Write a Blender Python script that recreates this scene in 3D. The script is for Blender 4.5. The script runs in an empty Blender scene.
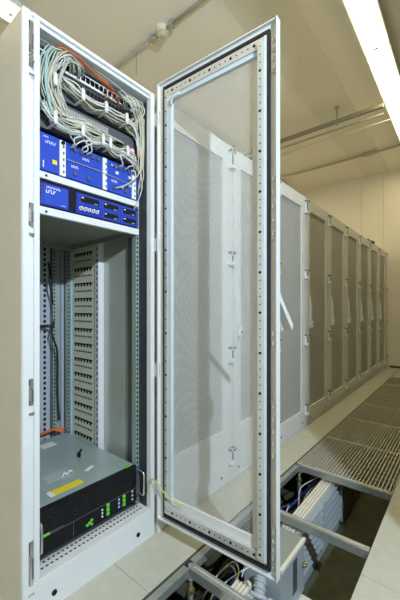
import bpy, bmesh, math, random
from mathutils import Vector, Matrix
random.seed(7)
SC = bpy.context.scene
COL = SC.collection

# ------------------------------------------------------------------ materials
def nodes_of(name):
    m = bpy.data.materials.new(name); m.use_nodes = True
    nt = m.node_tree
    return m, nt, nt.nodes['Principled BSDF']

def paint(name, col, rough=.5, metal=0., var=.04, scale=9., bump=0., spec=.5):
    m, nt, b = nodes_of(name)
    N, L = nt.nodes, nt.links
    tc = N.new('ShaderNodeTexCoord'); nz = N.new('ShaderNodeTexNoise')
    nz.inputs['Scale'].default_value = scale; nz.inputs['Detail'].default_value = 5
    L.new(tc.outputs['Object'], nz.inputs['Vector'])
    cr = N.new('ShaderNodeValToRGB')
    cr.color_ramp.elements[0].position = .3; cr.color_ramp.elements[1].position = .7
    cr.color_ramp.elements[0].color = [max(0, c*(1-var)) for c in col] + [1]
    cr.color_ramp.elements[1].color = [min(1, c*(1+var)) for c in col] + [1]
    L.new(nz.outputs['Fac'], cr.inputs['Fac']); L.new(cr.outputs['Color'], b.inputs['Base Color'])
    b.inputs['Roughness'].default_value = rough; b.inputs['Metallic'].default_value = metal
    b.inputs['Specular IOR Level'].default_value = spec
    if bump:
        bp = N.new('ShaderNodeBump'); bp.inputs['Strength'].default_value = bump; bp.inputs['Distance'].default_value = .01
        L.new(nz.outputs['Fac'], bp.inputs['Height']); L.new(bp.outputs['Normal'], b.inputs['Normal'])
    return m

def perforated(name, col, axes, pitch, rfrac, rough=.45):
    """sheet metal punched with a staggered grid of round holes"""
    m = paint(name, col, rough)
    nt = m.node_tree; N, L = nt.nodes, nt.links
    b = N['Principled BSDF']; out = N['Material Output']
    tc = N.new('ShaderNodeTexCoord'); sp = N.new('ShaderNodeSeparateXYZ')
    L.new(tc.outputs['Object'], sp.inputs[0])
    def mth(op, a, bb=None):
        n = N.new('ShaderNodeMath'); n.operation = op
        for i, v in enumerate((a, bb)):
            if v is None: continue
            if hasattr(v, 'links'): L.new(v, n.inputs[i])
            else: n.inputs[i].default_value = v
        return n.outputs[0]
    ds = []
    for off in (0., .5):
        q = []
        for ax in axes:
            s = mth('ADD', mth('MULTIPLY', sp.outputs['XYZ'.index(ax)], 1/pitch), off + 100)
            s = mth('SUBTRACT', mth('FRACT', s), .5)
            q.append(mth('MULTIPLY', s, s))
        ds.append(mth('SQRT', mth('ADD', q[0], q[1])))
    hole = mth('LESS_THAN', mth('MINIMUM', ds[0], ds[1]), rfrac)
    tr = N.new('ShaderNodeBsdfTransparent'); mx = N.new('ShaderNodeMixShader')
    L.new(hole, mx.inputs[0]); L.new(b.outputs[0], mx.inputs[1]); L.new(tr.outputs[0], mx.inputs[2])
    L.new(mx.outputs[0], out.inputs['Surface'])
    return m

def emit(name, col, s):
    m, nt, b = nodes_of(name)
    b.inputs['Base Color'].default_value = (*col, 1)
    b.inputs['Emission Color'].default_value = (*col, 1); b.inputs['Emission Strength'].default_value = s
    return m

M = {}
M['white'] = paint('light grey powder coat', (.74, .755, .755), .5, var=.015, spec=.3)
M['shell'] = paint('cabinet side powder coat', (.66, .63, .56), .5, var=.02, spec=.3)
M['ceil'] = paint('ceiling paint', (.82, .79, .70), .9, var=.02, scale=1.2)
M['band'] = paint('ceiling shade band', (.76, .73, .645), .9, var=.02, scale=1.2)
M['wall'] = paint('wall paint', (.82, .79, .72), .9, var=.02, scale=1.5)
M['wallr'] = paint('fill cutting grey paint', (.34, .33, .30), .9, var=.02, scale=1.5)  # for the unseen right wall, darkened to cut fill light
M['tile'] = paint('raised floor laminate', (.50, .50, .425), .6, var=.05, scale=25)
M['sub'] = paint('green concrete', (.10, .11, .065), .8, var=.2, scale=14)
M['edge'] = paint('dark tile edge', (.07, .07, .065), .6)
M['galv'] = paint('galvanised steel', (.42, .44, .42), .38, .6, var=.1, scale=40)
M['grate'] = paint('grating steel', (.60, .57, .47), .5, .2, var=.08, scale=30)
M['zinc'] = paint('zinc strip', (.66, .66, .63), .4, .45, var=.05, scale=30)
M['blank'] = paint('bare inner sheet', (.58, .60, .53), .34, .35, var=.05, scale=4)
M['chan'] = paint('beige channel', (.80, .77, .60), .5, var=.03)
M['black'] = paint('black plastic', (.010, .010, .012), .5, spec=.2)
M['tintw'] = paint('blue white flange', (.60, .68, .74), .4, var=.02)
M['galvg'] = paint('greenish zinc', (.42, .50, .47), .4, .4, var=.05)
M['teal'] = paint('cyan lit post', (.48, .72, .74), .4)  # cyan light on the rear corner edge put into the colour
M['lav'] = paint('lavender grey post', (.46, .49, .56), .45)
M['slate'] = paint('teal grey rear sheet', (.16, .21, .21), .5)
M['olive'] = paint('olive grey shelf sheet', (.25, .25, .20), .5)
M['lidg'] = paint('grey green lid', (.30, .32, .28), .5)
M['rubber'] = paint('black gasket', (.012, .012, .012), .7)
M['dark'] = paint('dark equipment', (.045, .05, .055), .5, .2)
M['dgrey'] = paint('dark grey unit', (.11, .12, .13), .5, .2)
M['blue'] = paint('blue faceplate', (.022, .07, .50), .4, var=.1)
M['blued'] = paint('deep blue frame', (.01, .035, .40), .4, var=.1)
M['silver'] = paint('server lid steel', (.46, .55, .54), .36, .4, var=.06, scale=5)
M['yellow'] = paint('yellow label', (.85, .68, .02), .5)
M['paper'] = paint('white label', (.85, .86, .84), .5)
M['green'] = paint('green release tab', (.16, .62, .05), .4)
M['ledb'] = paint('pale blue button', (.45, .6, .85), .4)
M['pink'] = emit('pink indicator lamp', (1., .25, .45), 1.6)
M['chrome'] = paint('polished steel', (.75, .76, .76), .22, .9)
M['brass'] = paint('brass fitting', (.6, .42, .12), .35, .8)
M['cgrey'] = paint('grey cable', (.48, .49, .43), .45)
M['cbeige'] = paint('beige cable', (.55, .52, .40), .45)
M['cwhite'] = paint('white cable', (.68, .69, .66), .45)
M['ccyan'] = paint('cyan cable', (.30, .48, .46), .45)
M['corange'] = paint('orange cable', (.75, .16, .03), .45)
M['cblack'] = paint('black cable', (.02, .02, .022), .45)
M['cblue'] = paint('blue cable', (.015, .05, .22), .45)
M['cyg'] = paint('green yellow cable', (.55, .60, .08), .45)
M['pipe'] = paint('grey conduit', (.40, .38, .34), .5)
M['pipel'] = paint('pale conduit', (.62, .60, .55), .5)
M['strut'] = paint('grey strut rail', (.27, .27, .24), .5, .3)
M['duct'] = paint('blue grey enclosure', (.46, .52, .55), .45, .1)
M['ductp'] = paint('pale trunking lid', (.78, .74, .64), .5)
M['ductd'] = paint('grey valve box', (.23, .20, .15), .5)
M['lamp'] = emit('fluorescent diffuser', (1., .85, .49), 12.2)
M['perfd'] = perforated('perforated open door', (.66, .68, .67), 'XZ', .0095, .343)
M['perfc'] = perforated('perforated closed door', (.60, .61, .58), 'YZ', .0095, .25)
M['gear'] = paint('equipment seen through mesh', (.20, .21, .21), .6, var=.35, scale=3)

# ------------------------------------------------------------------ mesh helpers
class MB:
    def __init__(s): s.bm = bmesh.new(); s.cut = {}
    def second(s, i=1):
        """faces added from here on take the i-th material"""
        s.cut[i] = len(s.bm.faces); return s
    def box(s, x0, x1, y0, y1, z0, z1, bev=0.):
        r = bmesh.ops.create_cube(s.bm, size=1)
        v = r['verts']
        bmesh.ops.scale(s.bm, vec=(abs(x1-x0), abs(y1-y0), abs(z1-z0)), verts=v)
        bmesh.ops.translate(s.bm, vec=((x0+x1)/2, (y0+y1)/2, (z0+z1)/2), verts=v)
        if bev:
            es = list({e for q in v for e in q.link_edges})
            bmesh.ops.bevel(s.bm, geom=es, offset=bev, segments=2, affect='EDGES', clamp_overlap=True)
        return s
    def cyl(s, p, q, r, n=12, r2=None):
        p, q = Vector(p), Vector(q); d = q-p
        mat = Matrix.Translation((p+q)/2) @ d.to_track_quat('Z', 'Y').to_matrix().to_4x4()
        bmesh.ops.create_cone(s.bm, cap_ends=True, segments=n, radius1=r, radius2=r if r2 is None else r2, depth=d.length, matrix=mat)
        return s
    def ball(s, c, r, sc=(1, 1, 1)):
        bmesh.ops.create_uvsphere(s.bm, u_segments=14, v_segments=9, radius=r, matrix=Matrix.Translation(c) @ Matrix.Diagonal((*sc, 1)))
        return s
    def tube(s, pts, r, n=6, sub=5):
        P = [Vector(p) for p in pts]
        if len(P) > 2:
            E = [P[0]*2-P[1]] + P + [P[-1]*2-P[-2]]
            Q = []
            for i in range(1, len(E)-2):
                a, b, c, d = E[i-1:i+3]
                for k in range(sub):
                    t = k/sub
                    Q.append(.5*((2*b)+(c-a)*t+(2*a-5*b+4*c-d)*t*t+(3*b-a-3*c+d)*t**3))
            Q.append(P[-1]); P = Q
        rings = []; up = Vector((.3, .2, .93))
        for i, p in enumerate(P):
            t = (P[min(i+1, len(P)-1)]-P[max(i-1, 0)]).normalized()
            u = up - t*up.dot(t)
            if u.length < 1e-4: u = Vector((1, 0, 0)) - t*t.x
            u.normalize(); up = u; w = t.cross(u)
            rings.append([s.bm.verts.new(p + r*(math.cos(6.2832*k/n)*u+math.sin(6.2832*k/n)*w)) for k in range(n)])
        for A, B in zip(rings, rings[1:]):
            for k in range(n):
                s.bm.faces.new((A[k], A[(k+1) % n], B[(k+1) % n], B[k]))
        s.bm.faces.new(rings[0][::-1]); s.bm.faces.new(rings[-1])
        return s
    def prism(s, pts2, axis, a, b):
        """extrude an outline (pairs in the two other axes) along an axis"""
        def mk(p, t):
            if axis == 'X': return (t, p[0], p[1])
            if axis == 'Y': return (p[0], t, p[1])
            return (p[0], p[1], t)
        A = [s.bm.verts.new(mk(p, a)) for p in pts2]; B = [s.bm.verts.new(mk(p, b)) for p in pts2]
        n = len(A)
        s.bm.faces.new(A); s.bm.faces.new(B[::-1])
        for k in range(n): s.bm.faces.new((A[k], B[k], B[(k+1) % n], A[(k+1) % n]))
        return s
    def build(s, name, mat, parent=None, smooth=False, kind=None, origin=(0, 0, 0), local=False):
        s.bm.faces.ensure_lookup_table()
        for i, n0 in s.cut.items():
            for q in s.bm.faces[n0:]: q.material_index = i
        bmesh.ops.recalc_face_normals(s.bm, faces=s.bm.faces[:])
        if parent is None and origin == (0, 0, 0):
            c = [v.co for v in s.bm.verts]
            origin = ((min(v.x for v in c)+max(v.x for v in c))/2, (min(v.y for v in c)+max(v.y for v in c))/2, min(v.z for v in c))
        if parent is not None:
            origin = (0, 0, 0) if local else wpos(parent)
        bmesh.ops.translate(s.bm, vec=-Vector(origin), verts=s.bm.verts[:])
        me = bpy.data.meshes.new(name); s.bm.to_mesh(me); s.bm.free()
        [me.materials.append(M[q]) for q in ((mat,) if isinstance(mat, str) else mat)]
        if smooth:
            for p in me.polygons: p.use_smooth = True
        o = bpy.data.objects.new(name, me); COL.objects.link(o)
        if parent is not None: o.parent = parent
        else: o.location = origin
        if kind: o['kind'] = kind
        return o

def wpos(o):
    p = Vector((0, 0, 0))
    while o is not None: p += o.location; o = o.parent
    return p

def tag(o, label, cat, group=None):
    o['label'] = label; o['category'] = cat
    if group: o['group'] = group
    return o

def thing(name, label, cat, loc, group=None):
    o = bpy.data.objects.new(name, None); COL.objects.link(o); o.location = loc
    o.empty_display_size = .05
    return tag(o, label, cat, group)

def copy_tree(o, parent=None):
    c = o.copy(); COL.objects.link(c)
    if parent is not None: c.parent = parent
    for ch in list(o.children): copy_tree(ch, c)
    return c

def struct(name, mb, mat): return mb.build(name, mat, kind='structure')

# ------------------------------------------------------------------ room
H_C = 3.5; Y_FAR = 6.62; X_L = -2.7; X_R = 1.62; Y_BACK = -2.2; Z_SUB = -.42
TX0, TX1 = .245, .80          # open trench between floor tiles
P0 = 2.13                     # first grating
struct('floor_beneath', MB().box(X_L-.2, 4.2, Y_BACK-.2, Y_FAR+.2, Z_SUB-.1, Z_SUB), 'sub')
f = MB()
f.box(X_L, -.36, Y_BACK, Y_FAR, -.034, 0)
for k in range(15):
    y = -2.19+k*.6
    f.box(-.358, TX0-.03, y+.001, min(y+.599, Y_FAR), -.034, 0)
struct('floor_left', f, 'tile')
struct('trim_1', MB().box(TX0-.03, TX0-.022, Y_BACK, Y_FAR, -.036, -.001), 'edge')
f = MB()
for k in range(15):
    y = -2.2+k*.6
    f.box(TX1, 1.398, y+.001, min(y+.599, Y_FAR), -.034, 0)
    f.box(1.4, 4., y+.001, min(y+.599, Y_FAR), -.034, 0)
struct('floor_right', f, 'tile')
struct('floor_far', MB().box(TX0-.02, TX1-.002, P0+6*.6+.01, Y_FAR, -.034, 0), 'tile')
struct('floor_near', MB().box(TX0-.02, TX1-.002, Y_BACK, .40, -.034, 0), 'tile')
struct('ceiling', MB().box(X_L-.2, 4.2, Y_BACK-.2, Y_FAR+.2, H_C, H_C+.1), 'ceil')
struct('ceiling_shade_band', MB().box(-.37, .06, Y_BACK, Y_FAR, H_C-.006, H_C), 'band')  # strip painted darker, standing in for shade beyond the lamp's reach
w = MB()
for a, b in ((X_L, -.405), (-.400, -.045), (-.040, X_R)):
    w.box(a, b, Y_FAR, Y_FAR+.1, Z_SUB, H_C)
struct('wall_far', w, 'wall')
struct('baseboard_far', MB().box(.05, X_R, Y_FAR-.012, Y_FAR, 0, .035), 'edge')
struct('wall_left', MB().box(X_L-.1, X_L, Y_BACK, Y_FAR, Z_SUB, H_C), 'wall')
struct('wall_near', MB().box(X_L, 4.1, Y_BACK-.1, Y_BACK, Z_SUB, H_C), 'wall')
w = MB()
w.box(X_R, X_R+.1, .93, Y_FAR, Z_SUB, H_C)
w.box(X_R, X_R+.1, Y_BACK, -1.3, Z_SUB, H_C)
w.box(X_R, X_R+.1, -1.3, .93, 2.53, H_C)
struct('beam_cutting_wall', w, 'wallr')  # unseen wall added to block the lamp, opening shaped to cut its beam
struct('wall_corridor', MB().box(4., 4.1, Y_BACK, Y_FAR, Z_SUB, H_C), 'wall')

# ------------------------------------------------------------------ ceiling lights
def fixture(x, y0, y1, label, group):
    t = thing('fluorescent_ceiling_light', label, 'ceiling light', (x, (y0+y1)/2, H_C), group)
    b = MB(); b.prism([(x-.105, H_C-.075), (x-.105, H_C-.03), (x-.06, H_C), (x+.06, H_C), (x+.105, H_C-.03), (x+.105, H_C-.075)], 'Y', y0, y1)
    b.build('housing', 'white', t)
    MB().prism([(x-.092, H_C-.0755), (x-.085, H_C-.088), (x+.085, H_C-.088), (x+.092, H_C-.0755)], 'Y', y0+.004, y1-.004).build('diffuser', 'lamp', t)
    MB().box(x-.02, x+.02, y1-.05, y1-.02, H_C-.096, H_C-.0885, .003).build('joint_clip', 'chan', t)
    for y in (y0, y1-.004):
        MB().prism([(x-.1, H_C-.0752), (x-.088, H_C-.094), (x+.088, H_C-.094), (x+.1, H_C-.0752)], 'Y', y, y+.004).build('end_cap', 'white', t)
G = 'ceiling lights in two rows'
fixture(.485, -1.2, .28, 'first fluorescent light of the aisle row, behind the open door', G)
fixture(.485, .30, 1.805, 'fluorescent light of the aisle row, just above the open door', G)
fixture(.485, 1.81, 3.325, 'bright long fluorescent light at the top right, nearer of two end to end', G)
fixture(.485, 3.33, 4.85, 'bright fluorescent light continuing the long row beyond the joint at the right', G)
fixture(.485, 4.855, 6.36, 'farthest fluorescent light of the aisle row towards the end wall', G)
fixture(-1.70, -.42, 1.08, 'fluorescent light over the back of the open cabinet at the top left corner', G)
fixture(-1.70, 2.6, 4.1, 'fluorescent light behind the closed cabinets, over the hidden aisle', G)
fixture(-1.70, 4.6, 6.1, 'farthest fluorescent light behind the closed cabinets', G)

# conduits
t = thing('ceiling_conduit', 'pale conduit on the ceiling above the open cabinet with a round box', 'conduit', (-1., 1.98, H_C-.04))
MB().cyl((X_L+.01, 1.98, H_C-.03), (-.985, 1.98, H_C-.03), .014).cyl((-.885, 1.98, H_C-.03), (.36, 1.98, H_C-.03), .014).build('pipe', 'pipe', t, True)
for x in (-1.06, -.81, -1.7, -.3):
    MB().box(x-.016, x+.016, 1.955, 2.005, H_C-.05, H_C).build('clip', 'pipe', t)
t = thing('smoke_detector', 'round cream smoke detector on the ceiling conduit', 'smoke detector', (-.93, 1.98, H_C-.02))
MB().cyl((-.93, 1.98, H_C-.001), (-.93, 1.98, H_C-.05), .055, 24).build('base', 'chan', t)
MB().cyl((-.93, 1.98, H_C-.05), (-.93, 1.98, H_C-.085), .047, 24, .03).build('sensor_head', 'cbeige', t)
tag(MB().tube([(-1.29, 1.985, H_C-.03), (-1.29, 1.987, 3.36), (-1.29, 1.985, 3.26)], .0025).build('hanging_wire', 'strut'), 'thin wire hanging from the ceiling conduit behind the open cabinet', 'wire')
t = thing('strut_rail', 'grey steel strut rail hung under the ceiling across the aisle', 'rail', (-.2, 4.1, 3.3))
MB().box(-2.6, .40, 4.08, 4.12, 3.30, 3.34).build('channel', 'strut', t)
for x in (-1.6, -.10):
    MB().cyl((x, 4.1, 3.27), (x, 4.1, H_C), .009).box(x-.025, x+.025, 4.075, 4.125, H_C-.012, H_C).ball((x, 4.1, 3.285), .018).build('hanger', 'galv', t, True)
tag(MB().cyl((-2.6, 4.20, 3.275), (.38, 4.20, 3.275), .012).build('ceiling_pipe', 'pipe', smooth=True), 'slim grey pipe running close behind the ceiling strut rail', 'pipe')
tag(MB().cyl((-2.6, 4.42, 3.3), (.5, 4.42, 3.3), .006).build('ceiling_cable', 'pipel', smooth=True), 'thin pale cable strung across the ceiling beyond the strut rail', 'cable')
t = thing('ceiling_conduit', 'far grey conduit with a coupling near the end wall', 'conduit', (-.2, 5.57, 3.45))
MB().cyl((-2.6, 5.57, 3.455), (X_R-.01, 5.57, 3.455), .018).build('pipe', 'pipe', t, True)
MB().cyl((-.14, 5.57, 3.455), (-.0, 5.57, 3.455), .032).cyl((-.2, 5.57, 3.455), (.06, 5.57, 3.455), .023).build('coupling', 'pipe', t, True)

# ------------------------------------------------------------------ closed cabinets of the row
CY0, PITCH = 1.050, .605
def closed_cabinet(y, zlow, lm, rm, hb, ha):
    t = thing('server_cabinet', '', 'server cabinet', (-.4, y+.3, 0))
    a, b = y+.002, y+PITCH-.002
    m = MB()
    m.box(-.82, 0, a, a+.02, .09, 2.035); m.box(-.82, 0, b-.02, b, .09, 2.035)
    m.box(-.82, 0, a+.02, b-.02, 2.0, 2.035); m.box(-.82, -.8, a+.02, b-.02, .09, 2.0)
    m.box(-.8, 0, a+.02, b-.02, .09, .11)
    m.build('body', 'white', t)
    p = MB().box(-.8, .005, a, b, 0, .088).build('plinth', 'white', t)
    h = MB()
    for q in (a+.09, b-.09): h.cyl((.004, q, .05), (.008, q, .05), .007)
    h.build('plinth_hole', 'black', p)
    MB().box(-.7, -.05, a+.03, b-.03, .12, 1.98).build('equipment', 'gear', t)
    d = MB()
    pl, pr, zt = a+lm, b-rm, 1.93
    d.box(.004, .026, a+.003, pl, .095, 2.03); d.box(.004, .026, pr, b-.003, .095, 2.03)
    d.box(.004, .026, pl, pr, zt, 2.03); d.box(.004, .026, pl, pr, .095, zlow)
    d = d.build('door', 'white', t)
    MB().box(.014, .016, pl-.002, pr+.002, zlow-.002, zt+.002).build('perforated_panel', 'perfc', d)
    for z0, z1 in ((1.885, 2.0), (1.31, 1.395), (.73, .83), (.125, .225)):
        hh = MB()
        hy = b-hb
        hh.box(.027, .046, hy-.040, hy-.004, z0, z1)
        hh.box(.027, .060, hy-.046, hy, z0, z0+.018, .003).box(.027, .060, hy-.046, hy, z1-.018, z1, .003)
        hh.second(); hh.box(.029, .043, hy-.0408, hy-.0395, z0+.028, z1-.028).box(.0455, .0468, hy-.030, hy-.014, z0+.026, z1-.026)
        hh.build('hinge', ('white', 'dgrey'), d)
    h0 = a+ha
    hd = MB(); hd.box(.026, .036, h0, h0+.040, .87, 1.17, .004); hd.box(.036, .062, h0+.004, h0+.036, .88, .95, .008)
    hd.prism([(.036, .95), (.05, .96), (.043, 1.1), (.036, 1.13)], 'Y', h0+.007, h0+.032)
    hd.build('handle', 'white', d)
    MB().cyl((.062, h0+.02, .91), (.065, h0+.02, .91), .008).build('lock', 'dgrey', d)
    return t
proto_hi = closed_cabinet(CY0, .335, .082, .103, .010, .018)
G = 'closed cabinets of the row'
LB = ['closed white cabinet directly beside the open one, seen through the mesh door',
      'second closed white cabinet, seen through the free edge half of the mesh door',
      'third closed cabinet, blue grey mesh panel just beyond the open door edge',
      'first cabinet past the shadow line, fourth closed one of the row',
      'fifth closed cabinet of the row, second in the shadow',
      'sixth closed cabinet of the row, third in the shadow',
      'seventh closed cabinet of the row, third from the end wall',
      'eighth closed cabinet of the row, second from the end wall',
      'last closed cabinet of the row, next to the end wall']
proto_lo = None
for k, lb in enumerate(LB):
    if k == 0: o = proto_hi
    elif k == 1:
        o = copy_tree(proto_hi); o.location.y += PITCH
    elif k == 2:
        o = proto_lo = closed_cabinet(CY0+2*PITCH, .165, .028, .150, .050, .002)
    else:
        o = copy_tree(proto_lo); o.location.y += (k-2)*PITCH
    o['label'] = lb; o['group'] = G
t = thing('cable_plug', 'small black cable plug on top of the far cabinets', 'plug', (-.03, 5.62, 2.036))
MB().ball((-.035, 5.62, 2.070), .045, (1, 1, .9)).build('body', 'black', t, True)
MB().tube([(-.035, 5.58, 2.08), (-.035, 5.48, 2.075), (-.035, 5.38, 2.085), (-.035, 5.33, 2.055)], .018).build('tail', 'black', t, True)

# ------------------------------------------------------------------ the open cabinet
A, B = .455, 1.047
cab = thing('open_server_cabinet', 'tall light grey server cabinet with its mesh door wide open', 'server cabinet', (-.4, .75, 0))
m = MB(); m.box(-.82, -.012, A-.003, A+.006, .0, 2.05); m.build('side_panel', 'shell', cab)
MB().box(-.82, -.012, A+.006, B-.004, 2.041, 2.054).build('roof', 'white', cab)
MB().box(-.82, -.80, A+.007, B-.005, .1, 2.029).build('rear_panel', 'slate', cab)
MB().box(-.80, -.031, B-.012, B-.004, .1, 2.029).build('inner_side_sheet', 'blank', cab)
MB().box(-.19, -.10, B-.0165, B-.0122, .1, 2.02).build('dark_reflection_strip', 'slate', cab)  # added strip: dark reflection on the side sheet put into its colour
m = MB(); m.box(-.8, -.09, A+.007, B-.013, .09, .105); m.build('floor_tray', 'dgrey', cab)
fr = MB()
fr.box(-.045, .0, A-.002, .482, .1305, 2.055, .003)          # outer rim, left
fr.box(-.06, -.008, .470, .492, .1305, 2.05)                 # groove
fr.box(-.05, -.0005, .489, .509, .1305, 2.0395, .002)            # inner lip, left
fr.box(-.03, .0, 1.012, 1.036, .1305, 2.055, .002)           # right lip
fr.box(-.035, -.001, .4825, 1.0115, 2.040, 2.055, .002)       # top rim
fr.box(-.05, -.012, A+.04, 1.012, 2.026, 2.0405)           # top lip
fr.box(-.03, .0005, A-.002, 1.036, .098, .130, .002)         # bottom rim
fo = fr.build('front_frame', 'white', cab)
MB().box(-.080, -.0305, A+.055, 1.011, .120, .1295).build('bottom_ledge', 'white', cab)
for xa in (-.045, -.070):
    s = MB()
    for k in range(26):
        y = A+.075+k*.018
        s.box(xa, xa+.007, y, y+.010, .1294, .1300)
    s.build('slot_row', 'black', cab)
MB().box(-.12, -.051, A+.06, B-.03, 2.018, 2.0255).build('top_rail', 'galv', cab)
s = MB()
for k in range(22):
    y = A+.075+k*.022
    s.box(-.0505, -.0495, y, y+.012, 2.028, 2.037)
s.build('rail_slots', 'black', cab)
pl = MB().box(-.8, -.019, A+.007, B-.010, 0, .096).box(-.02, -.003, A-.002, 1.036, 0, .0975).build('plinth', 'white', cab)
for y in (A+.105, B-.108):
    MB().cyl((-.004, y, .05), (.001, y, .05), .0095, 14).build('plinth_hole', 'black', pl)
# latch keepers on the left stile
for z, h in ((1.965, .11), (1.885, .045), (1.37, .08), (.775, .09), (.20, .15)):
    k = MB(); k.box(-.010, .002, A+.017, A+.033, z-h/2, z+h/2, .002)
    k.box(.001, .006, A+.018, A+.026, z-h*.3, z+h*.25, .001)
    k.box(-.010, .005, A+.016, A+.034, z-h/2-.03, z-h/2-.022)
    k = k.build('latch_keeper', 'chrome', cab)
    MB().box(.001, .0028, A+.027, A+.032, z-h*.35, z+h*.1).build('keeper_slot', 'dgrey', k)
# mounting rails and inner frame
def rail(x, y0, y1, z0=.13, z1=2.02, mat='galv', holes=True, side='x', pitch=.0222):
    r = MB(); r.box(x-.03, x, y0, y1, z0, z1); r = r.build('mounting_rail', mat, cab)
    if holes:
        s = MB(); n = int((z1-z0)/pitch)
        for k in range(n):
            z = z0+.01+k*pitch
            s.box(x, x+.001, y0+.004, y0+.012, z, z+.010)
        s.build('hole_row', 'black', r)
    return r
rail(-.085, .995, 1.034, mat='galvg')
MB().box(-.084, -.036, 1.012, 1.0345, .13, 2.02).build('gap_shade_post', 'dark', cab)  # painted dark in place of the shade between rail and lip
rail(-.085, .462, .508)
rail(-.70, .985, 1.03)
rail(-.765, .93, .975, mat='galvg')
MB().box(-.79, -.76, .978, .996, .12, 2.0).build('rear_strip', 'lav', cab)
r = MB().box(-.8, -.775, .86, .915, .12, 2.0).build('rear_post', 'lav', cab)
s = MB()
for k in range(60): s.box(-.7745, -.774, .878, .892, .16+k*.03, .178+k*.03)
s.build('slot_row', 'black', r)
MB().box(-.725, -.685, 1.0, 1.034, .12, 2.0).build('corner_post', 'teal', cab)
# slotted beige channel on the right inner wall
ch = MB().box(-.675, -.45, 1.005, 1.034, .12, 1.98).build('slotted_channel', 'chan', cab)
s = MB()
z = .16
row = 0
while z < 1.95:
    if row % 2 == 0:
        s.box(-.655, -.47, 1.0035, 1.0052, z, z+.008)
        for k in range(6): s.box(-.65+k*.031, -.635+k*.031, 1.0035, 1.0052, z-.012, z)
    else:
        for k in range(8): s.box(-.65+k*.023, -.638+k*.023, 1.0035, 1.0052, z, z+.009)
    z += .043; row += 1
s.build('slot_rows', 'black', ch)
r = MB().box(-.438, -.405, 1.0, 1.034, .12, 2.0).build('inner_upright', 'white', cab)
s = MB()
for k in range(58): s.box(-.420, -.412, .9985, 1.0002, .15+k*.032, .168+k*.032)
s.build('slot_row', 'dark', r)

# --- door (swung out a little past ninety degrees; built in its own frame: X along it, Y through it)
DW, DZ0, DZ1, DT = .584, .094, 2.081, .024
PX0, PX1, PZ0, PZ1 = .082, .480, .205, 1.985
FZ = .014                                                   # front of the door sheet
d = MB()
d.box(0, PX0, FZ, DT, DZ0, DZ1); d.box(PX1, DW, FZ, DT, DZ0, DZ1)
d.box(PX0, PX1, FZ, DT, PZ1, DZ1); d.box(PX0, PX1, FZ, DT, DZ0, PZ0)
d.box(0, .004, .001, FZ, DZ0, DZ1); d.box(DW-.0035, DW, -.004, FZ, DZ0, DZ1)
d.box(.004, DW-.0035, .001, FZ, DZ1-.004, DZ1); d.box(.004, DW-.0035, .001, FZ, DZ0, DZ0+.004)
door = d.build('door', 'white', cab, local=True)
door.location = Vector((.03, 1.022, 0)) - cab.location
door.rotation_euler = (0, 0, math.radians(2.77))
DK = dict(parent=door, local=True)
MB().box(PX0-.004, PX1+.004, .0185, .0195, PZ0-.006, PZ1+.006).build('perforated_panel', 'perfd', **DK)
def ring(mb, x0, x1, z0, z1, w, ya, yb):
    mb.box(x0, x0+w, ya, yb, z0, z1); mb.box(x1-w, x1, ya, yb, z0, z1)
    mb.box(x0+w, x1-w, ya, yb, z0, z0+w); mb.box(x0+w, x1-w, ya, yb, z1-w, z1)
    return mb
ring(MB(), .034, .553, .112, 2.055, .011, .004, FZ-.0004).build('gasket', 'rubber', **DK)
st = MB()
st.box(.047, .062, .0, FZ-.0004, .15, 2.018)
st.box(.512, .532, -.010, FZ-.0004, .15, 2.018)
st.box(.047, .532, .0, FZ-.0004, 2.000, 2.034); st.box(.047, .532, .0, FZ-.0004, .137, .168)
st.second()
for k in range(64):
    z = .17+k*.029; q = .0055 if k % 5 == 0 else .0026
    st.cyl((.522, -.0099, z), (.522, -.0106, z), q, 8)
for k in range(30):
    z = .2+k*.062
    st.cyl((.055, .0001, z), (.055, -.0006, z), .0055 if k % 3 == 0 else .0035, 8)
for k in range(18):
    x = .068+k*.025; q = .006 if k % 4 == 1 else .003
    for z in (2.018, .152): st.cyl((x, .0001, z), (x, -.0006, z), q, 8)
st.build('stiffener_frame', ('zinc', 'black'), **DK)
t_ = MB(); t_.box(.0622, PX0+.003, .002, FZ-.0004, .17, 2.0); t_.box(.533, .5415, .0, FZ-.0004, .14, 2.036)
t_.box(.0852, .51, .005, FZ-.0004, 1.982, 1.9995)
t_.build('stiffener_flange', 'tintw', **DK)
for z, hh, n in ((1.96, .13, 4), (1.42, .24, 5), (.95, .07, 2), (.62, .22, 5), (.20, .16, 5)):
    k = MB().box(.558, .574, .009, FZ+.0001, z-hh/2, z+hh/2, .001).build('latch_plate', 'zinc', **DK)
    for i in range(n):
        zz = z-hh/2+(i+.5)*hh/n
        MB().box(.562, .571, .005, .0092, zz-.009, zz+.006).build('latch_bolt', 'chrome', k, local=True)
MB().tube([(.085, .0, 1.955), (.105, -.010, 1.975), (.14, -.004, 1.985)], .007).build('door_stay', 'cwhite', smooth=True, **DK)
MB().box(.528, .568, DT, DT+.014, .80, 1.16, .005).build('handle_base', 'white', **DK)
lv = MB(); lv.prism([(DT+.012, 1.105), (DT+.026, 1.122), (DT+.170, .990), (DT+.158, .968)], 'X', .534, .568)
lv.build('handle', 'white', **DK)
MB().box(.530, .570, DT+.014, DT+.046, .83, .925, .014).build('lock_housing', 'white', **DK)
for z in (1.93, 1.35, .77, .22):
    MB().cyl((-.006, .012, z-.045), (-.006, .012, z+.045), .007).box(-.028, .004, .010, .0135, z-.03, z+.03).build('hinge', 'zinc', **DK)
MB().tube([(-.02, 1.008, .20), (-.004, 1.004, .254), (.023, 1.0, .280), (.05, 1.0, .276), (.09, 1.01, .238), (.135, 1.018, .212), (.182, 1.026, .206)], .0028).build('earth_strap', 'cyg', cab, True)

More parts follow.
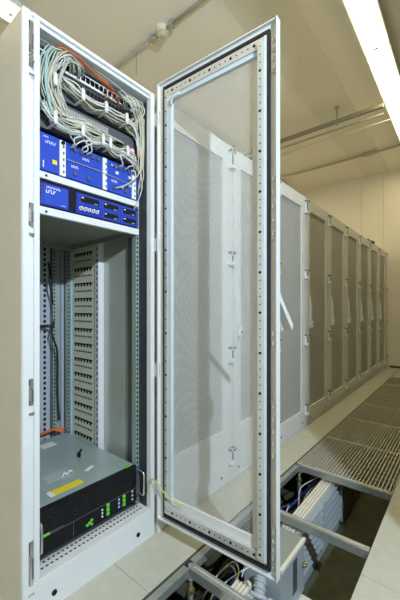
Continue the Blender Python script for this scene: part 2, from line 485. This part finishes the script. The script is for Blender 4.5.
# ------------------------------------------------------------------ rack units
MX = -.08
def unit_body(x0, y0, y1, z0, z1, depth, mat, parent, name='chassis', bev=.002):
    return MB().box(x0-depth, x0, y0, y1, z0, z1, bev).build(name, mat, parent)
YL, YR = .512, 1.003
# top patch panel
def patch_panel(z0, z1, mat, jackmat, label, n, name='patch_bay', ya=YL, yb=.985):
    t = thing(name, label, 'patch panel', (MX, .75, z0))
    MB().box(MX-.05, MX, ya, yb, z0, z1, .001).build('faceplate', mat, t)
    w = (yb-ya-.05)/n
    for k in range(n):
        y = ya+.025+k*w
        MB().box(MX, MX+.004, y+w*.14, y+w*.86, z0+.009, z1-.009).build('jack', jackmat, t)
    return t
patch_panel(1.972, 2.010, 'paper', 'black', 'white patch panel with black jacks at the top of the open cabinet', 20)
patch_panel(1.925, 1.960, 'dgrey', 'black', 'dark perforated patch panel below the white jack row', 24)
def cable_manager(z0, z1, label, ringpos):
    t = thing('cable_manager', label, 'cable manager', (MX, .75, z0))
    MB().box(MX-.02, MX, YL, .985, z0, z1, .001).build('plate', 'dgrey', t)
    for y in ringpos:
        r = MB(); xa = MX+.058
        r.box(MX, xa, y-.004, y+.004, z0+.002, z0+.007); r.box(MX, xa, y-.004, y+.004, z1-.007, z1-.002)
        r.box(xa-.005, xa, y-.007, y+.007, z0+.006, z1-.006)
        r.build('ring_bracket', 'cwhite', t)
    return t
cable_manager(1.862, 1.912, 'upper cable manager with white ring brackets full of grey cables', (.575, .685, .79, .895))
cable_manager(1.722, 1.772, 'lower cable manager with white ring brackets above the blue chassis', (.575, .685, .775, .81, .90))
t = thing('network_switch', 'grey rack switch with vented front between the two cable managers', 'switch', (MX, .75, 1.785))
unit_body(MX, YL, .985, 1.785, 1.85, .35, 'dgrey', t)
v = MB()
for k in range(34): v.box(MX, MX+.002, .60+k*.007, .604+k*.007, 1.812, 1.838)
v.build('vent_slots', 'zinc', t)
for k in range(12): MB().box(MX, MX+.003, .70+k*.018, .713+k*.018, 1.792, 1.804).build('port', 'black', t)
MB().ball((MX+.004, .965, 1.786), .012, (.5, 1, 1)).build('indicator_lamp', 'pink', t, True)

# blue chassis
t = thing('telecom_chassis', 'bright blue chassis with plug in modules, upper of the two blue units', 'chassis', (MX, .75, 1.56))
unit_body(MX, YL, YR, 1.562, 1.705, .4, 'blued', t)
def face(parent, name, mat, y0, y1, z0, z1, x=.004, bev=.0008):
    return MB().box(MX, MX+x, y0, y1, z0, z1, bev).build(name, mat, parent)
def marks(parent, y0, z0, n, w, hgt, mat='paper', x=.0045, name='lettering'):
    q = MB()
    for k in range(n):
        y = y0+k*w*1.25
        q.box(MX+x-.0004, MX+x+.0006, y, y+w*.35, z0, z0+hgt)
        q.box(MX+x-.0004, MX+x+.0006, y+w*.3, y+w, z0+(hgt*.72 if k % 2 else 0), z0+hgt*(1. if k % 2 else .28))
    return q.build(name, mat, parent)
p = face(t, 'end_module', 'blue', YL+.002, .612, 1.565, 1.702, .006)
marks(p, .562, 1.668, 6, .0055, .010, x=.0065); marks(p, .555, 1.688, 5, .003, .005, x=.0065)
MB().box(MX+.006, MX+.0068, .588, .606, 1.598, 1.614).build('sticker', 'yellow', p)
MB().box(MX+.006, MX+.0068, .553, .556, 1.575, 1.60).build('barcode_label', 'paper', p)
for (y0, y1) in ((.616, .640), (.806, .826), (.962, .985)):
    e = MB()
    e.box(MX, MX+.008, y0, y1, 1.565, 1.700, .001)
    e = e.build('card_retainer', 'paper', t)
    q = MB()
    for k in range(5): q.box(MX+.008, MX+.0088, y0+.012, y0+.018, 1.575+k*.024, 1.585+k*.024)
    q.build('retainer_slot', 'dgrey', e)
MB().cyl((MX+.008, .627, 1.690), (MX+.016, .627, 1.690), .007).build('knob', 'black', t)
mods = [(.642, .804, 1.566, 1.632), (.642, .804, 1.635, 1.700), (.828, .960, 1.566, 1.632), (.828, .960, 1.635, 1.700)]
for i, (y0, y1, z0, z1) in enumerate(mods):
    p = face(t, 'module', 'blue', y0, y1, z0, z1, .005)
    marks(p, y0+(.07 if i == 1 else .022), z0+(.022 if i == 1 else .045), 5, .005, .009, x=.0055)
    q = MB()
    for k in range(5 if i % 2 else 2):
        y = y0+.03+k*(.026 if i % 2 else .06)
        z = z1-.018 if i % 2 else z0+.022
        q.box(MX+.005, MX+.012, y, y+.013, z-.007, z+.007)
    q.build('connector', 'dgrey', p)
for (y, z) in ((.87, 1.655), (.90, 1.60), (.94, 1.655), (.94, 1.62)):
    MB().box(MX+.005, MX+.011, y, y+.014, z-.006, z+.006, .001).build('sticker', 'chan', t)

# shelves (white front edges, sheet behind)
for z0, z1, lab in ((1.534, 1.559, 'white fronted rack strip between the two blue units'),):
    t = tag(MB().box(MX-.3, MX+.006, YL, YR+.001, z0, z1, .001).build('rack_shelf', 'white'), lab, 'shelf')
    for y in (.565,):
        MB().cyl((MX+.006, y, (z0+z1)/2), (MX+.0075, y, (z0+z1)/2), .0045).build('screw', 'black', t)
t = thing('rack_shelf', 'white fronted rack shelf carrying the lower blue unit', 'shelf', (MX, .75, 1.40))
e = MB().box(MX-.012, MX+.006, YL, YR+.001, 1.402, 1.430, .001).build('front_edge', 'white', t)
MB().cyl((MX+.006, .565, 1.413), (MX+.0075, .565, 1.413), .0045).build('screw', 'black', e)
MB().box(MX-.58, MX-.012, YL, YR-.005, 1.418, 1.428).build('plate', 'olive', t)
MB().box(MX-.58, MX-.565, YL, YR-.005, 1.39, 1.418).build('rear_lip', 'olive', t)
MB().box(MX-.56, MX-.02, .975, .985, 1.395, 1.418).build('side_lip', 'olive', t)

# lower blue unit
t = thing('rack_server', 'blue faced rack server with dark display windows, lower of the two blue units', 'server', (MX, .75, 1.432))
unit_body(MX-.004, YL, YR, 1.4325, 1.532, .45, 'black', t)
bz = face(t, 'bezel', 'blued', .545, .998, 1.437, 1.520, .004)
p = face(t, 'logo_panel', 'blue', .556, .648, 1.442, 1.516, .006)
marks(p, .566, 1.502, 9, .0048, .007, x=.0065); marks(p, .564, 1.484, 4, .0075, .012, x=.0065); marks(p, .622, 1.447, 5, .003, .003, x=.0065)
MB().box(MX+.004, MX+.0075, .654, .684, 1.440, 1.518).build('grille', 'black', t)
for (y0, y1, z0, z1) in ((.697, .795, 1.480, 1.515), (.805, .892, 1.480, 1.515), (.805, .892, 1.441, 1.474), (.905, .990, 1.480, 1.515), (.905, .990, 1.441, 1.474)):
    p = face(t, 'drive_bay', 'blue', y0, y1, z0, z1, .006)
    MB().box(MX+.006, MX+.0068, y0+.006, y1-.006, z0+.005, z1-.005).build('display_window', 'black', p)
    MB().box(MX+.0068, MX+.0074, y0+.010, y0+.020, z1-.014, z1-.010).build('tag_mark', 'paper', p)
    MB().box(MX+.0068, MX+.0074, y1-.030, y1-.014, z0+.008, z0+.011).build('tag_strip', 'cgrey', p)
for k in range(5):
    y = .703+k*.0185
    p = MB().cyl((MX+.004, y, 1.458), (MX+.010, y, 1.458), .0075, 10).box(MX+.004, MX+.008, y+.004, y+.010, 1.462, 1.468).build('coax_port', 'cwhite', t)
    MB().cyl((MX+.010, y, 1.458), (MX+.0105, y, 1.458), .0035, 8).build('socket', 'black', p)
for yy in (.549, .994):
    for k in range(6): MB().box(MX+.004, MX+.006, yy-.003, yy+.003, 1.444+k*.0125, 1.450+k*.0125).build('vent', 'dgrey', t)

# big server at the bottom
SX = -.075
t = thing('storage_server', 'large silver topped server with black front and green tabs at the cabinet bottom', 'server', (SX, .75, .14))
SZ0, SZ1 = .150, .317
MB().box(SX-.64, SX-.02, .512, .990, SZ0, SZ1, .002).build('chassis', 'silver', t)
fb = MB().box(SX-.02, SX, .512, .990, SZ0, SZ1, .0015).build('front_panel', 'black', t)
fan = MB()
for k in range(4):
    y = .575+k*.115
    for rr in (.043, .030, .017):
        pts = [(SX+.001, y+rr*math.cos(a*.5236), .265+rr*math.sin(a*.5236)) for a in range(13)]
        fan.tube(pts, .0016, 5, 1)
fan.build('fan_grilles', 'rubber', fb)
sl = MB()
for k in range(3): sl.box(SX, SX+.002, .515+k*.158, .672+k*.158, .213, .215)
for k in range(1, 3): sl.box(SX, SX+.002, .514+k*.158, .516+k*.158, .155, .213)
sl.build('panel_seams', 'dgrey', fb)
def tab(y, z, w, h): MB().box(SX, SX+.008, y, y+w, z, z+h, .002).build('release_tab', 'green', t)
tab(.520, .168, .014, .028)
MB().tube([(SX+.003, .528, .222), (SX+.006, .545, .222), (SX+.006, .575, .222)], .005).build('release_tab', 'green', t, True)
MB().tube([(SX+.004, .575, .222), (SX+.004, .63, .222)], .0015).build('tab_stem', 'dgrey', t)
for (y, z) in ((.725, .165), (.745, .177), (.745, .160), (.735, .170)): tab(y, z, .012, .009)
for k in range(3): tab(.822, .163+k*.018, .015, .014); tab(.907, .163+k*.018, .015, .014)
for k in range(3):
    MB().box(SX, SX+.004, .800, .806, .166+k*.014, .172+k*.014).build('button', 'paper', t)
    MB().box(SX, SX+.004, .885, .892, .166+k*.016, .174+k*.016).build('button', 'ledb', t)
    MB().box(SX, SX+.004, .960, .967, .166+k*.018, .174+k*.018).build('button', 'ledb', t)
for y in (.522, .992):
    q = MB(); q.tube([(SX-.01, y+.008, .290), (SX+.03, y+.008, .290), (SX+.040, y+.008, .275), (SX+.040, y+.008, .20), (SX+.03, y+.008, .185), (SX-.01, y+.008, .185)], .005)
    q.build('handle', 'chrome', t, True)
MB().box(SX-.02, SX-.004, .990, 1.012, SZ0+.01, SZ1-.01).build('rack_ear', 'dgrey', t)
lid = [('warning_label', 'yellow', (-.215, -.135, .628, .735)), ('paper_label', 'paper', (-.64, -.59, .69, .76)), ('paper_label', 'cgrey', (-.30, -.20, .665, .72))]
def top_label(name, mat, cx, cy, lx, ly, ang):
    q = MB().box(-lx/2, lx/2, -ly/2, ly/2, SZ1, SZ1+.0008)
    bmesh.ops.rotate(q.bm, cent=(0, 0, 0), matrix=Matrix.Rotation(ang, 3, 'Z'), verts=q.bm.verts[:])
    bmesh.ops.translate(q.bm, vec=(cx, cy, 0), verts=q.bm.verts[:])
    return q.build(name, mat, t)
lb = top_label('warning_label', 'yellow', -.150, .690, .042, .125, .0)
lb2 = top_label('warning_label_end', 'paper', -.150, .618, .042, .018, .0)
top_label('paper_label', 'paper', -.62, .83, .06, .075, .0)
top_label('paper_label', 'duct', -.27, .700, .07, .10, .0)
top_label('paper_label', 'paper', -.22, .832, .018, .05, .4)
top_label('green_sticker', 'green', -.115, .535, .03, .03, .0); top_label('green_sticker', 'green', -.10, .955, .02, .03, .0)
MB().tube([(-.235, .71, SZ1+.002), (-.245, .725, SZ1+.012), (-.24, .74, SZ1+.004), (-.25, .75, SZ1+.012), (-.25, .765, SZ1+.003)], .004).build('twist_tie', 'cwhite', t, True)
MB().box(-.365, -.35, .855, .868, SZ1, SZ1+.026, .003).cyl((-.358, .861, SZ1+.02), (-.36, .875, SZ1+.036), .006).build('lid_latch', 'black', t)
tag(MB().cyl((-.055, .512, .1485), (-.055, .992, .1485), .0035).build('slide_rod', 'chrome'), 'thin bright metal rod under the big server front', 'rod')

# ------------------------------------------------------------------ cables in the cabinet
def cable(pts, r, mat, name, label, cat, group):
    return tag(MB().tube(pts, r, 6, 4).build(name, mat, smooth=True), label, cat, group)
R = random.uniform
def patch(pts, mat, label, group, r=.0027): return cable(pts, r, mat, 'patch_cable', label, 'cable', group)
L1 = 'pale patch cable in the thick loop falling at the left of the open cabinet'
for k in range(20):
    y = R(.60, .72); z = R(1.975, 1.995); dx = R(-.03, .0)
    mat = random.choice(['cgrey', 'cgrey', 'cbeige', 'cgrey', 'cwhite'])
    yl = R(.528, .605); ye = R(.66, .9); ze = R(1.775, 1.80)
    zt = R(1.99, 2.022)
    patch([(MX+.003, y, z), (MX+.04, y-.02, z+.012), (MX+.06+dx, (y+yl)/2, zt), (MX+.055+dx, yl+.02, R(1.95, 1.985)), (MX+.05+dx, yl, R(1.88, 1.91)), (MX+.05+dx, yl+R(0, .02), R(1.82, 1.84)),
           (MX+.05+dx, yl+R(.04, .07), R(1.765, 1.79)), (MX+.045, yl+.12, ze-R(0, .03)), (MX+.02, ye, ze), (MX+.003, ye+.02, ze+.012)], mat, L1, 'patch cables of the left loop', .0028)
for k in range(4):
    yl = R(.520, .550)
    patch([(MX+.0, R(.54, .62), R(1.985, 2.0)), (MX+.05, yl+.03, 2.00), (MX+.055, yl, R(1.93, 1.96)), (MX+.05, yl-.003, 1.86), (MX+.05, yl+R(-.005, .02), 1.80), (MX+.045, yl+.03, 1.755), (MX+.02, yl+.09, R(1.73, 1.75))],
          'ccyan', 'cyan patch cable hanging along the left inner edge of the open cabinet', 'cyan patch cables at the left edge')
for k in range(3):
    z = R(2.012, 2.022)
    patch([(MX+.01, .555+k*.008, 1.985), (MX+.03+k*.012, .59, z-.004*k), (MX+.04+k*.012, .64+k*.01, z+.002-.004*k), (MX+.045+k*.008, .71, z-.006-.007*k), (MX+.04+k*.008, .77+k*.02, 1.998-.008*k), (MX+.03, .81+k*.03, 1.975-.006*k), (MX+.004, .815+k*.035, 1.95)],
          'corange', 'orange patch cable arching across the top of the open cabinet', 'orange patch cables', .0022)
for k in range(2):
    patch([(MX+.01, .56, 1.98), (MX+.05, .62, 2.016), (MX+.05, .74, 2.014), (MX+.05, .86, 2.006), (MX+.045, .90+k*.01, 1.975), (MX+.004, .905+k*.012, 1.95)],
          'ccyan', 'cyan patch cable arching beside the orange ones', 'cyan patch cables over the patch panel')
L2 = 'pale patch cable lying along the upper cable manager'
for k in range(17):
    z = R(1.872, 1.902); x = R(.012, .050)
    patch([(MX+.003, R(.60, .66), R(1.93, 1.955)), (MX+x, .60+R(0, .07), z+.02), (MX+x, .69, z), (MX+x, .74, z-R(.003, .016)), (MX+x, .79, z), (MX+x, .845, z-R(.0, .014)), (MX+x, .895, z), (MX+x, .945, z-R(.0, .03)), (MX+.03, R(.965, .985), R(1.80, 1.86)), (MX+.02, .985, 1.76)],
          random.choice(['cgrey', 'cbeige', 'cwhite', 'cgrey']), L2, 'patch cables in the upper cable manager')
L3 = 'pale patch cable lying along the lower cable manager'
for k in range(18):
    z = R(1.730, 1.762); x = R(.012, .050)
    patch([(MX+.045, R(.53, .56), R(1.76, 1.80)), (MX+x, .575, z), (MX+x, .63, z-R(.003, .02)), (MX+x, .685, z), (MX+x, .735, z-R(.003, .02)), (MX+x, .79, z), (MX+x, .85, z-R(0, .025)), (MX+x, .90, z), (MX+.045, R(.93, .95), z-R(0, .02)), (MX+.02, R(.96, .985), R(1.69, 1.75))],
          random.choice(['cgrey', 'cwhite', 'cwhite', 'cbeige', 'cgrey']), L3, 'patch cables in the lower cable manager')
L4 = 'pale patch cable of the tuft at the right end of the patch panel'
for k in range(16):
    y = R(.865, .965); z = R(1.975, 2.0)
    patch([(MX+.003, y, z), (MX+.045, y+R(-.01, .01), z+R(.0, .012)), (MX+.06, y+R(.01, .03), z-R(.005, .02)), (MX+.05, min(.985, y+.05), R(1.93, 1.96)), (MX+.025, R(.965, .99), R(1.90, 1.925)), (MX+.01, R(.93, .985), R(1.87, 1.90))],
          random.choice(['cgrey', 'cgrey', 'cbeige']), L4, 'patch cables of the right tuft')
L5 = 'beige cable hanging down the right edge of the open cabinet'
for k in range(7):
    y = .990+R(-.012, .016); zb = R(1.50, 1.75)
    patch([(MX+.02, R(.94, .97), R(1.88, 1.92)), (MX+.045, y-.01, 1.935), (MX+.04, y, 1.90), (MX+.035, y+R(0, .012), 1.82), (MX+.03, y+R(-.004, .012), 1.72), (MX+.03, y+R(-.006, .008), (1.72+zb)/2), (MX+.01, y-R(.0, .03), zb)],
          random.choice(['cbeige', 'cgrey', 'cbeige']), L5, 'cables down the right edge')
for k in range(9):
    y = R(.65, .95)
    patch([(MX+.012, y, 1.682), (MX+.035, y+R(-.01, .01), 1.69), (MX+.045, y+R(-.03, .03), R(1.705, 1.72)), (MX+.04, y+R(-.08, .08), R(1.73, 1.745)), (MX+.03, y+R(-.1, .04), 1.75)],
          random.choice(['cwhite', 'cgrey', 'ccyan']), 'pale cable dropping from the lower cable manager into the blue chassis', 'cables into the blue chassis')
patch([(MX+.0075, .645, 1.634), (MX+.009, .70, 1.634), (MX+.0105, .80, 1.633), (MX+.009, .90, 1.630), (MX+.009, .960, 1.626)], 'cbeige', 'thin pale cable running level across the blue modules', None, .0014)
patch([(MX+.012, .868, 1.585), (MX+.03, .90, 1.60), (MX+.035, .95, 1.64), (MX+.035, .985, 1.69), (MX+.03, .992, 1.73)], 'cbeige', 'beige cable climbing from the right blue module to the right edge', None, .003)

cable([(-.76, .90, 1.32), (-.70, .88, 1.26), (-.68, .87, 1.20), (-.70, .89, 1.13), (-.73, .91, 1.08)], .006, 'cblack', 'power_cable', 'black cable hanging from the shelf at the dark back of the cabinet', 'cable', None)
cable([(-.73, .915, .98), (-.68, .89, .96), (-.66, .872, .92), (-.67, .89, .87), (-.70, .92, .82), (-.72, .935, .72), (-.73, .94, .55), (-.72, .945, .40)], .006, 'cblack', 'power_cable', 'black cable with a loop running down to the server back', 'cable', None)
cable([(-.74, .83, .95), (-.71, .87, .955), (-.70, .89, .948)], .009, 'cblack', 'power_plug', 'black plug on the rear post at the top of the cable loop', 'plug', None)
for k in range(5):
    cable([(-.75+R(-.02, .02), .84+R(-.02, .02), .335), (-.71, .87+R(-.02, .02), .352+R(0, .01)), (-.68, .90+R(-.01, .03), .365+R(-.01, .01)), (-.66, .93+R(0, .03), .36+R(-.02, .012))], .004, 'corange', 'fibre_cable', 'orange fibre cable behind the silver server lid', 'cable', 'orange fibre cables behind the big server')

# ------------------------------------------------------------------ floor trench
LATY = (1.01, 1.572, 2.13)
def bar(label, y, x1):
    t = thing('floor_stringer', label, 'stringer', (.5, y, -.04), 'cross stringers of the raised floor')
    m = MB(); m.prism([(y-.017, -.002), (y+.017, -.002), (y+.017, -.040), (y+.014, -.040), (y+.014, -.006), (y-.014, -.006), (y-.014, -.040), (y-.017, -.040)], 'X', TX0-.0, x1)
    m.build('channel', 'galv', t)
    MB().prism([(y-.004, -.0015), (y+.004, -.0015), (y+.004, .0005), (y-.004, .0005)], 'X', TX0+.02, x1-.02).build('gasket_strip', 'zinc', t)
    MB().box(x1-.004, x1+.001, y-.016, y+.016, -.040, -.003).build('end_plate', 'chrome', t)
bar('steel cross stringer over the trench below the open door corner, lowest in view', 1.01, TX1-.006)
bar('steel cross stringer over the trench, the middle one', 1.572, TX1-.006)
bar('steel cross stringer carrying the front edge of the grating', 2.13, TX1-.006)
for i, (a, b) in enumerate(((.42, 1.01), (1.01, 1.572), (1.572, 2.13))):
    lab = ['long stringer beside the cabinet floor at the bottom edge', 'long stringer beside the cabinet floor below the open door', 'long stringer beside the cabinet floor just before the grating'][i]
    m = MB(); m.prism([(TX0-.020, -.002), (TX0+.010, -.002), (TX0+.010, -.035), (TX0+.007, -.035), (TX0+.007, -.006), (TX0-.017, -.006), (TX0-.017, -.035), (TX0-.020, -.035)], 'Y', a+.02, b-.02)
    tag(m.build('floor_stringer', 'galv'), lab, 'stringer', 'long stringers of the raised floor')
def pedestal(x, y, label):
    t = thing('floor_pedestal', label, 'pedestal', (x, y, Z_SUB), 'pedestals of the raised floor')
    MB().box(x-.045, x+.045, y-.045, y+.045, Z_SUB, Z_SUB+.006).build('base_plate', 'galv', t)
    MB().cyl((x, y, Z_SUB+.006), (x, y, -.12), .013).build('post', 'dgrey', t, True)
    MB().cyl((x, y, -.12), (x, y, -.05), .009).build('threaded_rod', 'galv', t, True)
    MB().cyl((x, y, -.115), (x, y, -.098), .018, 6).build('nut', 'brass', t)
    MB().box(x-.024, x+.024, y-.024, y+.024, -.05, -.041, .002).build('head', 'galv', t)
    q = MB(); q.cyl((x, y, -.041), (x, y, -.004), .006, 10).cyl((x, y, -.010), (x, y, -.0025 if x < .7 else -.004), .011, 6)
    q.build('head_bolt', 'chrome', t)
pedestal(TX0, 1.01, 'pedestal under the trench corner nearest the bottom of the picture')
pedestal(TX0, 1.572, 'pedestal under the left end of the middle cross stringer')
pedestal(TX0, 2.13, 'pedestal under the left front corner of the grating')
pedestal(TX1+.02, 2.13, 'pedestal under the right front corner of the grating')
pedestal(TX1+.02, 1.572, 'pedestal under the right end of the middle cross stringer')

# grating
def grating(y0):
    t = thing('floor_grating', '', 'grating', (.5, y0+.3, -.034))
    a, b, c, d = TX0-.018, TX1-.004, y0+.003, y0+.597
    m = MB(); m.box(a, a+.004, c, d, -.032, 0); m.box(b-.004, b, c, d, -.032, 0); m.box(a, b, c, c+.005, -.032, .001); m.box(a, b, d-.005, d, -.032, .001)
    m.build('frame', 'grate', t)
    m = MB(); n = 28
    for k in range(1, n):
        x = a+k*(b-a)/n
        m.box(x-.0028, x+.0028, c+.004, d-.004, -.026, 0)
    n = 9
    for k in range(1, n):
        y = c+k*(d-c)/n
        m.box(a+.004, b-.004, y-.002, y+.002, -.024, -.014)
    m.build('bearing_bars', 'grate', t)
    return t
ORD = ['steel floor grating panel nearest the open trench', 'second steel grating panel beyond the trench', 'third steel grating panel beyond the trench', 'fourth steel grating panel along the aisle', 'fifth steel grating panel along the aisle', 'last steel grating panel before the end wall']
g0 = grating(P0)
for k, lb in enumerate(ORD):
    g = g0 if k == 0 else copy_tree(g0)
    if k: g.location.y += k*.6
    g['label'] = lb; g['group'] = 'gratings along the aisle'

# trench contents
def trunking(ya, yb, label):
    t = thing('cable_trunking', label, 'trunking', (.43, (ya+yb)/2, Z_SUB), 'trunkings in the floor trench')
    MB().box(.395, .455, ya, yb, Z_SUB, -.075).build('body', 'duct', t)
    m = MB()
    for k in range(4): m.box(.393+k*.0165, .405+k*.0165, ya, yb, -.075, -.060, .002)
    m.build('lid_ribs', 'ductp', t)
    for k in range(6):
        z = -.34+k*.045
        MB().prism([(.455, z), (.478, z+.006), (.478, z+.014), (.459, z+.042), (.455, z+.042)], 'Y', ya+.02, yb-.02).build('side_louvre', 'duct', t)
    for y in (ya+.03, (ya+yb)/2, yb-.03):
        MB().box(.455, .484, y-.006, y+.006, -.36, -.07, .001).build('bracket', 'duct', t)
trunking(.46, 1.135, 'pale ribbed trunking at the very bottom, near end below the open door')
trunking(1.545, 2.30, 'pale ribbed trunking with blue grey louvred side between the enclosure and the grating')
t = thing('junction_enclosure', 'blue grey metal enclosure with a recessed slot handle under the open door', 'enclosure', (.44, 1.4, Z_SUB))
MB().box(.335, .520, 1.275, 1.530, -.30, -.062, .004).build('body', 'duct', t)
MB().box(.332, .524, 1.272, 1.533, -.062, -.054, .003).build('lid', 'lidg', t)
MB().box(.510, .526, 1.272, 1.533, -.068, -.050, .002).build('lid_rim', 'ductp', t)
MB().box(.5195, .5215, 1.395, 1.440, -.24, -.09, .0005).build('handle_slot', 'dgrey', t)
MB().cyl((.52, 1.505, -.165), (.538, 1.505, -.165), .008).cyl((.534, 1.505, -.165), (.534, 1.505, -.145), .005).build('brass_valve', 'brass', t, True)
MB().box(.40, .575, 1.30, 1.50, -.318, -.30, .003).build('foot_flange', 'ductp', t)
MB().box(.42, .46, 1.30, 1.50, Z_SUB, -.318).build('support', 'dgrey', t)
for i, y in enumerate((2.33, 2.62)):
    t = thing('valve_box', ['dark valve box half in shadow at the front edge of the grating', 'dark valve box deeper under the grating'][i], 'box', (.42, y+.12, Z_SUB), 'valve boxes under the grating')
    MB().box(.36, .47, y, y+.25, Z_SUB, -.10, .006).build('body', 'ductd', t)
    MB().box(.47, .478, y+.03, y+.22, -.26, -.14, .003).build('cover', 'ductd', t)
    MB().cyl((.478, y+.125, -.20), (.50, y+.125, -.20), .03, 14).cyl((.5, y+.125, -.20), (.515, y+.125, -.20), .012, 10).build('dial', 'ductd', t)
MBL = [('cblue', 'blue data cable lying in the floor trench beside the trunking', 'blue cables in the floor trench', 22, .006),
       ('cblack', 'black cable lying in the floor trench beside the trunking', 'black cables in the floor trench', 16, .007),
       ('cwhite', 'white cable curling over the dark cables in the floor trench', 'white cables in the floor trench', 4, .0035)]
for mat, lb, g, n, r in MBL:
    for k in range(n):
        zb = R(-.33, -.19) if mat != 'cwhite' else R(-.18, -.14)
        x = R(.255, .37); y = R(.5, .8) if k % 2 else R(1.1, 1.6)
        pts = [(x, y, zb)]
        for j in range(6):
            pts.append((min(.38, max(.24, x+R(-.06, .06))), y+.19*(j+1), min(-.11, zb+R(-.04, .07))))
        cable(pts, r, mat, 'floor_cable', lb, 'cable', g)
for k in range(2):
    cable([(.39, 1.06, -.10), (.37, 1.16+k*.02, -.085), (.31, 1.20+k*.03, -.09), (.27, 1.14+k*.03, -.13), (.25, 1.06, -.2)], .003, 'cgrey', 'floor_cable', 'thin grey cable looping in the trench corner below the open door', 'cable', 'grey cables looping in the trench corner')
t = thing('hose_coupling', 'grey corrugated hose and couplings at the near end of the enclosure', 'hose', (.46, 1.22, -.30))
m = MB()
for k in range(9): m.cyl((.43+k*.004, 1.262-k*.010, -.12-k*.006), (.432+k*.004, 1.255-k*.010, -.124-k*.006), .030 if k % 2 else .025, 14)
m.build('corrugated_hose', 'duct', t, True)
for c, r in (((.50, 1.215, -.17), .026), ((.47, 1.17, -.20), .024), ((.40, 1.20, -.13), .020)): MB().ball(c, r).build('end_fitting', 'cwhite', t, True)
MB().tube([(.40, 1.20, -.13), (.44, 1.16, -.11), (.49, 1.18, -.12), (.50, 1.215, -.17)], .010).build('hose_bend', 'lav', t, True)
# ------------------------------------------------------------------ light
def light(name, kind, loc, energy, col, **kw):
    d = bpy.data.lights.new(name, kind); d.energy = energy; d.color = col
    for k, v in kw.items(): setattr(d, k, v)
    o = bpy.data.objects.new(name, d); COL.objects.link(o); o.location = loc
    o['kind'] = 'helper'
    return o
lp = light('work_lamp', 'SPOT', (2.40, .0, 2.14), 325, (.72, .86, 1.0), shadow_soft_size=.03, spot_size=math.radians(150), spot_blend=.3)
lp.rotation_euler = (Vector((-.2, 1.2, .9))-Vector(lp.location)).to_track_quat('-Z', 'Y').to_euler()
wd = bpy.data.worlds.new('World'); SC.world = wd; wd.use_nodes = True
wd.node_tree.nodes['Background'].inputs[0].default_value = (.9, .9, .8, 1)
wd.node_tree.nodes['Background'].inputs[1].default_value = .02

# ------------------------------------------------------------------ camera
f_px, yaw = 325., math.atan(268/325.)
cd = bpy.data.cameras.new('camera'); cam = bpy.data.objects.new('camera', cd); COL.objects.link(cam)
cam.location = (1.12824, 0, 1.057)
cam.rotation_euler = (math.pi/2, 0, yaw)
cd.sensor_fit = 'AUTO'; cd.sensor_width = 36; cd.lens = f_px/600*36
cd.shift_y = 8/600; cd.clip_start = .02
SC.camera = cam
vs = SC.view_settings
vs.view_transform = 'Standard'; vs.look = 'None'; vs.gamma = 1; vs.use_curve_mapping = False; vs.exposure = 0
SC.cycles.max_bounces = 8; SC.cycles.transparent_max_bounces = 12
SC.cycles.use_denoising = True
